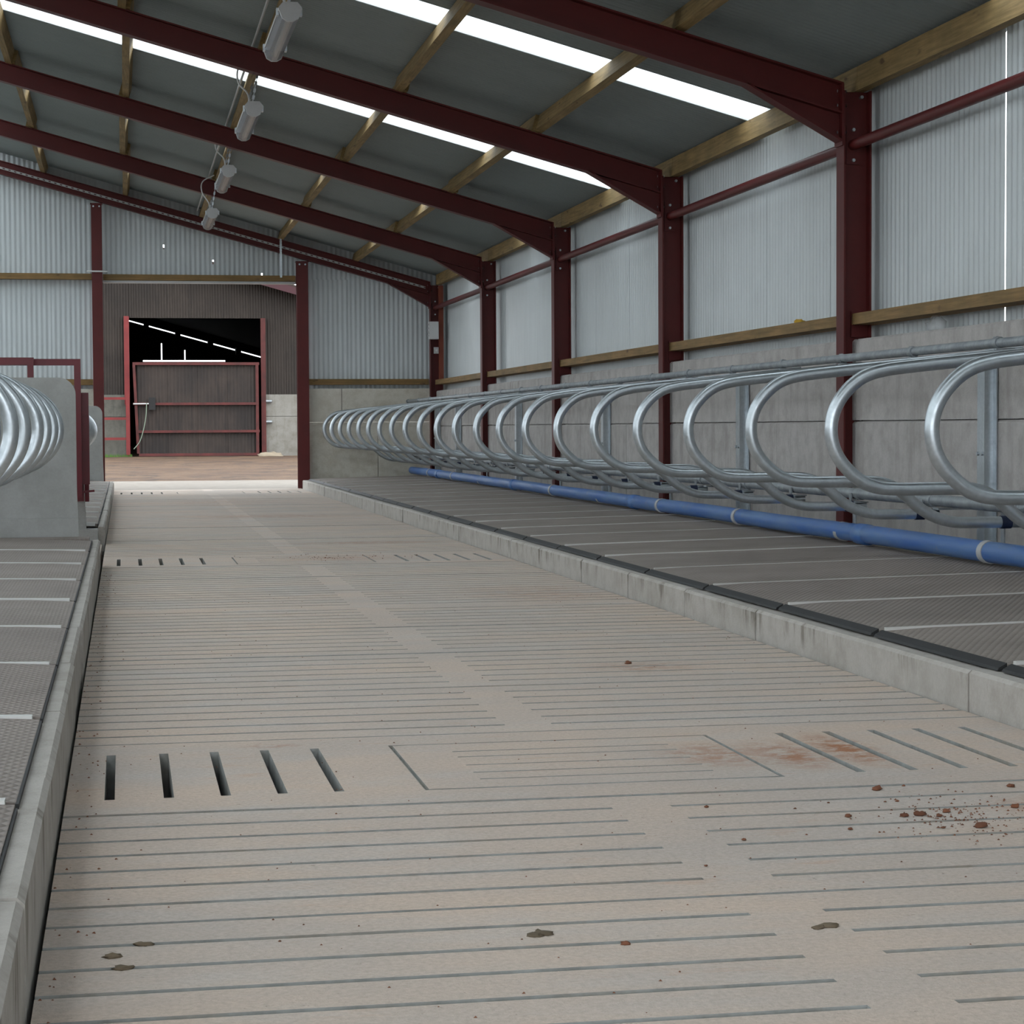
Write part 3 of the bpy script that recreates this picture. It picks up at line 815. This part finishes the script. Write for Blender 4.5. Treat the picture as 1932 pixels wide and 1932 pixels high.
# perforated cable tray on the end rafter
ct = thing('cable_tray', (0, 32.56, raf(0)+.1), 'slotted galvanised cable tray fixed along the end wall rafter', 'cable tray')
za = lambda x_: raf(x_)+.075
for d in (.006, .03): MB().bar((-1.9, 32.595, za(-1.9)+d), (4.72, 32.595, za(4.72)+d), .012, .008).build('side_flange', 'light_grey_steel', ct)
mb = MB(); x_ = -1.9
while x_ < 4.7:
    mb.bar((x_, 32.6, za(x_)+.02), (x_+.05, 32.6, za(x_+.05)+.02), .006, .03); x_ += .085
o = mb.build('slotted_web', 'light_grey_steel', ct)
hs = thing('hanging_strap', (2.442, 32.55, 3.30), 'perforated galvanised strap hanging over the doorway from the cable tray', 'strap')
mb = MB()
for i in range(14): mb.box((2.425, 32.56, 3.30+i*.045), (2.459, 32.565, 3.30+i*.045+.033))
mb.box((2.429, 32.565, 3.30), (2.455, 32.568, 3.93)); mb.build('strap', 'galvanised', hs)
tag(MB().tube([(-.53, 32.58, 3.372), (-.22, 32.58, 3.372)], .012, 8).build('conduit', 'white_plastic'), 'short pale rod across the gable post level with the timber rail', 'rod')

# electrical boxes on the corner column
eb = thing('distribution_box', (4.83, 32.45, 2.33), 'white electrical distribution box on the corner column by the end wall', 'electrical box')
MB().box((4.752, 32.40, 2.34), (4.90, 32.515, 2.615)).build('box', 'white_plastic', eb)
MB().box((4.772, 32.388, 2.36), (4.89, 32.40, 2.60)).build('lid', 'white_plastic', eb)
for i in range(4): MB().box((4.735, 32.44, 2.38+i*.06), (4.752, 32.48, 2.405+i*.06)).build('cable_gland', 'light_grey_steel', eb)
sb = thing('switch_box', (4.86, 32.5, 2.11), 'small grey switch box under the distribution box', 'electrical box')
MB().box((4.835, 32.46, 2.115), (4.905, 32.515, 2.215)).build('box', 'light_grey_steel', sb)
MB().box((4.855, 32.45, 2.15), (4.885, 32.46, 2.18)).build('switch', 'white_plastic', sb)
tag(MB().box((4.934, 32.52, 1.71), (4.995, 32.60, 3.19)).box((4.926, 32.52, 1.71), (4.934, 32.61, 3.19)).build('corner_angle', 'brown_steel'), 'brown steel angle standing upright in the corner by the end wall', 'steel angle')

# bag and rag
def blob(name, c, r, mat, seed, sx=1, sy=1, sz=1, nu=12, nv=8, amp=.35, parent=None, flat=True):
    mb = MB(); vs = []
    for j in range(nv+1):
        for i in range(nu):
            th, ph = math.pi*j/nv, 2*math.pi*i/nu
            d = Vector((math.sin(th)*math.cos(ph), math.sin(th)*math.sin(ph), math.cos(th)))
            k = 1+amp*mnoise.noise(d*2.1+Vector((seed, 0, 0)))
            z_ = d.z*r*sz*k
            if flat: z_ = max(z_, -.35*r*sz)
            vs.append((c[0]+d.x*r*sx*k, c[1]+d.y*r*sy*k, c[2]+z_))
    fs = [(j*nu+i, (j+1)*nu+i, (j+1)*nu+(i+1) % nu, j*nu+(i+1) % nu) for j in range(nv) for i in range(nu)]
    mb.add(vs, fs, True); return mb.build(name, mat, parent)
tag(blob('plastic_bag', (4.94, 12.13, 1.551), .055, 'clear_plastic', 3, .8, 2.2, 1.2, amp=.6), 'crumpled clear plastic bag on top of the side wall concrete', 'bag')
tag(blob('rag', (4.95, 14.8, 1.712), .022, 'yellow_rag', 5, 1.4, 4.0, 1, amp=.6), 'yellow scrap of rag lying on the side wall timber rail', 'rag')

# clods of clay on the floor
def inv(px_, py_):
    d = fw*F_PX + R2*(px_-IMG/2) - U2*(py_-IMG/2); t = -CAM_H/d.z
    return d.x*t, d.y*t
clods = [(1655, 1490, .022), (1600, 1541, .014), (1706, 1540, .017), (1735, 1538, .022), (1772, 1540, .013), (1785, 1532, .016), (1780, 1562, .009), (1915, 1523, .018), (1907, 1484, .016), (1850, 1560, .024),
         (1404, 1585, .009), (1604, 1565, .010), (1180, 1782, .014), (1185, 1252, .022), (1693, 1512, .008), (1670, 1513, .006), (1563, 1515, .006), (1500, 1526, .006), (1333, 1523, .009), (1705, 1483, .008), (1332, 1634, .006)]
for i, (a, b, r_) in enumerate(clods):
    gx, gy_ = inv(a, b)
    r_ *= .5
    tag(blob('clay_clod', (gx, gy_, r_*.22), r_, 'clod', i*3.1, 1.3, 1, .75, 10, 6, .8), 'small clod of reddish clay dropped on the slatted floor', 'clod', 'clay clods on the slatted floor')
for i, (a, b, r_) in enumerate([(1545, 1751, .011), (1566, 1748, .013), (1010, 1766, .012), (1022, 1763, .015), (270, 1783, .012), (212, 1806, .014), (235, 1828, .013)]):
    gx, gy_ = inv(a, b)
    tag(blob('dung_scrap', (gx, gy_, r_*.1), r_, 'dung', i*2.3, 1.4, 1, .35, 10, 6, .9), 'thin dry scrap of dung on the slatted floor', 'dung scrap', 'dung scraps on the slatted floor')
mb = MB()
def crumb(gx, gy_, r_):
    a0 = random.uniform(0, 6); vs = [(gx+r_*math.cos(a0+k*2.09)*random.uniform(.7, 1.3), gy_+r_*math.sin(a0+k*2.09)*random.uniform(.7, 1.3), .0005) for k in range(3)] + [(gx, gy_, r_*.9)]
    mb.add(vs, [(0, 1, 3), (1, 2, 3), (2, 0, 3), (0, 2, 1)])
for _ in range(260):
    gx, gy_ = inv(random.gauss(1810, 80), random.gauss(1542, 20)); crumb(gx, gy_, random.uniform(.0015, .005))
for _ in range(420):
    gx, gy_ = random.uniform(XL+.03, XK-.03), random.uniform(3.1, 12); crumb(gx, gy_, random.uniform(.0015, .004))
for _ in range(160):
    gx, gy_ = XL+abs(random.gauss(.02, .05))+.01, random.uniform(3.1, 14); crumb(gx, gy_, random.uniform(.002, .005))
for _ in range(90):
    gx, gy_ = random.gauss(1.5, .25), random.gauss(15.1, .18); crumb(gx, gy_, random.uniform(.003, .008))
cr = mb.build('clay_crumbs', 'clod'); cr['kind'] = 'stuff'; cr['label'] = 'scattered crumbs of reddish clay on the slatted floor'; cr['category'] = 'crumbs'

# ================================================================== OUTSIDE : yard and the older brown shed
struct(MB().box((-70, -60, -.5), (70, 32.9, -.32)).build('ground', 'dirt'))
struct(MB().prism([(32.55, -.4), (38.2, -.4), (38.2, .0), (32.55, 0)], -14, 'x', 16).build('yard_apron', 'apron_concrete'))
mb = MB(); nx_, nyy = 60, 60; vs = []
for j in range(nyy+1):
    for i in range(nx_+1):
        xx, yy = -30+60*i/nx_, 37.6+(100-37.6)*j/nyy
        e = min(1, (yy-37.6)/20)
        vs.append((xx, yy, .19*e+.025*mnoise.noise(Vector((xx*.7, yy*.5, 0)))*min(1, (yy-37.6)/2) - (.02 if j == 0 else 0)))
mb.add(vs, [(j*(nx_+1)+i, j*(nx_+1)+i+1, (j+1)*(nx_+1)+i+1, (j+1)*(nx_+1)+i) for j in range(nyy) for i in range(nx_)], True)
struct(mb.build('yard_ground', 'dirt'))

SY = 58.0; OX0, OX1, OZ = .172, 3.79, 4.0
shed = thing('brown_shed', (2, SY, .1), 'older shed clad in brown corrugated sheet facing the doorway across the yard', 'building')
rz = lambda x_: 4.62+.278*(4.752-x_)     # shed roof line (falls to the right)
EX0, EX1 = -9.0, 8.6
rs = lambda x_: rz(x_) if x_ > -1.5 else rz(-1.5)-.278*(-1.5-x_)
x_ = -9.06
while x_ < EX1-.01:
    wd = min(1.06, EX1-x_)
    for z0, ok in ((1.89, True),):
        a, b = x_, x_+wd
        segs = [(a, b, 1.89)]
        if b > OX0 and a < OX1:
            segs = []
            if a < OX0: segs.append((a, OX0, 1.89))
            segs.append((max(a, OX0), min(b, OX1), OZ))
            if b > OX1: segs.append((OX1, b, 1.89))
        for (p, q, zz) in segs:
            if q-p < .03: continue
            mb = MB(); corrugated(mb, q-p+.004, zz, lambda t, p=p: rs(p+t)+.1, .0762, .02, 6)
            mb.v = [(v_[0]+p, v_[1]+SY, v_[2]) for v_ in mb.v]; mb.build('cladding_sheet', 'brown_sheet', shed)
    x_ += 1.04
for (a, b, m_) in ((EX0, -2.0, 'far_concrete_dark'), (-2.0, OX0-.02, 'far_concrete_dark'), (OX1+.06, 8.6, 'far_concrete')):
    for z0, z1 in ((-.2, 1.28), (1.29, 1.89)): MB().box((a, SY-.06, z0), (b-.01, SY+.1, z1)).build('concrete_panel', m_, shed)
MB().box((OX0-.14, SY-.16, 1.62), (OX0, SY-.04, OZ+.04)).build('door_jamb', 'bright_red', shed)
MB().box((OX1-.03, SY-.16, .1), (OX1+.1, SY-.04, OZ)).build('door_jamb', 'faded_red', shed)
MB().box((OX0-.1, SY-.1, .1), (OX0-.0, SY-.02, 1.62)).build('door_jamb', 'bright_red', shed)
for z_ in (1.70, 1.13, .25): MB().tube([(OX1+.08, SY-.12, z_), (OX1+.26, SY-.12, z_)], .04, 10).build('hinge_pin', 'galvanised_dull', shed)
# roof, barge board, side and back walls
RX1 = 8.9
mb = MB()
for (a, b) in ((-1.5, RX1), (-11.9, -1.5)):
    vs = [(a, SY-.5, rs(a)+.2), (b, SY-.5, rs(b)+.2), (b, 92.6, rs(b)+.2), (a, 92.6, rs(a)+.2)]; vs += [(p[0], p[1], p[2]+.06) for p in vs]
    mb.add(vs, [(0, 1, 2, 3), (7, 6, 5, 4), (0, 4, 5, 1), (1, 5, 6, 2), (2, 6, 7, 3), (3, 7, 4, 0)])
mb.build('roof', 'dark_shed', shed)
mb = MB()
for (a, b) in ((-1.5, RX1), (-11.9, -1.5)):
    vs = [(a, SY-.55, rs(a)+.0), (b, SY-.55, rs(b)+.0), (b, SY-.55, rs(b)+.2), (a, SY-.55, rs(a)+.2)]; vs += [(p[0], SY-.49, p[2]) for p in vs]
    mb.add(vs, [(0, 1, 2, 3), (7, 6, 5, 4), (0, 4, 5, 1), (1, 5, 6, 2), (2, 6, 7, 3), (3, 7, 4, 0)])
mb.build('barge_board', 'dark_maroon', shed)
for xx in (EX0, EX1): MB().box((xx-.05, SY+.1, -.2), (xx+.05, 92.4, rs(xx)+.25)).build('side_wall', 'dark_shed', shed)
BY = 92.0
def bpanel(a, b, z0, z1a, z1b):
    vs = [(a, BY, z0), (b, BY, z0), (b, BY, z1b), (a, BY, z1a)]; vs += [(p[0], BY+.1, p[2]) for p in vs]
    MB().add(vs, [(0, 1, 2, 3), (7, 6, 5, 4), (0, 4, 5, 1), (1, 5, 6, 2), (2, 6, 7, 3), (3, 7, 4, 0)]).build('back_panel', 'dark_shed', shed)
gapz = lambda x_: 5.60-.2765*(x_-.43)
bpanel(EX0, .20, -.2, rs(EX0)+.18, rs(.2)+.25)
bpanel(.20, .86, -.2, gapz(.2), gapz(.86))
bpanel(.86, 4.42, -.2, 3.89, 3.89)
bpanel(4.42, 8.6, -.2, gapz(4.42), gapz(8.6))
for (a, b, zl) in ((.86, 1.64, 3.955), (1.64, 1.69, 4.69), (1.69, 2.645, 3.955), (2.645, 2.695, 4.40), (2.695, 4.42, 3.955)): bpanel(a, b, zl, gapz(a), gapz(b))
bpanel(.20, 8.6, 0, 0, 0) if False else None
for (a, b) in ((.86, 4.42),):   # strip above the roof-line gap
    pass
for xx in (1.0, 2.35, 3.75, 4.95): MB().box((xx-.10, BY-.9, gapz(xx)-.16), (xx+.12, BY+.1, gapz(xx)+.13)).build('purlin', 'dark_shed', shed)
mb = MB(); vs = [(.2, BY+.02, gapz(.2)+.055), (8.6, BY+.02, gapz(8.6)+.055), (8.6, BY+.02, rs(8.6)+.25), (.2, BY+.02, rs(.2)+.25)]; vs += [(p[0], BY+.1, p[2]) for p in vs]
mb.add(vs, [(0, 1, 2, 3), (7, 6, 5, 4), (0, 4, 5, 1), (1, 5, 6, 2), (2, 6, 7, 3), (3, 7, 4, 0)]); mb.build('back_panel', 'dark_shed', shed)

# the gate of the old shed
gy = SY-.26
gg = thing('sheeted_gate', (2, gy, .2), 'tall red framed gate sheeted with rusty brown corrugated iron', 'gate')
for nm, a, b in (('top_rail', (.255, gy-.04, 2.70), (3.70, gy+.04, 2.775)), ('bottom_rail', (.40, gy-.04, .20), (3.68, gy+.04, .275)), ('mid_rail', (.255, gy-.05, 1.60), (3.68, gy+.03, 1.67)), ('mid_rail', (.36, gy-.05, .84), (3.70, gy+.03, .91)),
                 ('upright', (3.60, gy-.045, .275), (3.68, gy+.035, 2.70))):
    MB().box(a, b).build(nm, 'faded_red', gg)
MB().bar((.29, gy, 2.70), (.385, gy, .275), .075, .08, (0, 1, 0)).build('upright', 'faded_red', gg)
for k in range(4):
    a = .36+k*.815; mb = MB(); corrugated(mb, .815+.02, .275, 2.70, .098, .014, 6); mb.v = [(v_[0]+a, v_[1]+gy+.055, v_[2]) for v_ in mb.v]
    mb.build('iron_sheet', 'gate_sheet', gg)
MB().box((.68, gy-.10, 1.47), (.86, gy-.04, 1.81)).build('latch_box', 'black_paint', gg)
MB().tube([(.26, gy-.08, 1.635), (.85, gy-.08, 1.64)], .02, 8).build('slide_bar', 'light_grey_steel', gg)
rp = tag(MB().tube(crom([(.62, gy-.10, 1.66), (.60, gy-.12, 1.3), (.52, gy-.12, .9), (.42, gy-.12, .6), (.26, gy-.14, .40)], 6), .014, 6).build('rope', 'rope_green'), 'pale green rope hanging from the latch of the sheeted gate', 'rope')
hd = thing('hurdle', (-.2, SY-.4, .1), 'short bright red hurdle with three rails left of the sheeted gate', 'hurdle')
for z_ in (1.75, 1.20, .65): MB().box((-1.9, SY-.42, z_), (.10, SY-.37, z_+.07)).build('rail', 'bright_red', hd)
MB().box((.06, SY-.43, .25), (.16, SY-.35, 1.95)).build('upright', 'bright_red', hd)
tag(blob('debris', (3.95, SY-.9, .20), .17, 'white_debris', 4, 2.0, 1, .55, amp=.7), 'pale lump of debris on the ground by the gate hinge', 'debris')
mb = MB()
for _ in range(150):
    gx, gy_ = random.uniform(-.7, .2), SY-.12-abs(random.gauss(0, .08)); hh = random.uniform(.04, .13); dx = random.uniform(-.04, .04)
    mb.add([(gx-.012, gy_, .17), (gx+.012, gy_, .17), (gx+dx, gy_-.02, .17+hh)], [(0, 1, 2)])
gr = mb.build('grass_tuft', 'grass'); gr['kind'] = 'stuff'; gr['label'] = 'thin line of green grass at the foot of the old shed wall'; gr['category'] = 'grass'
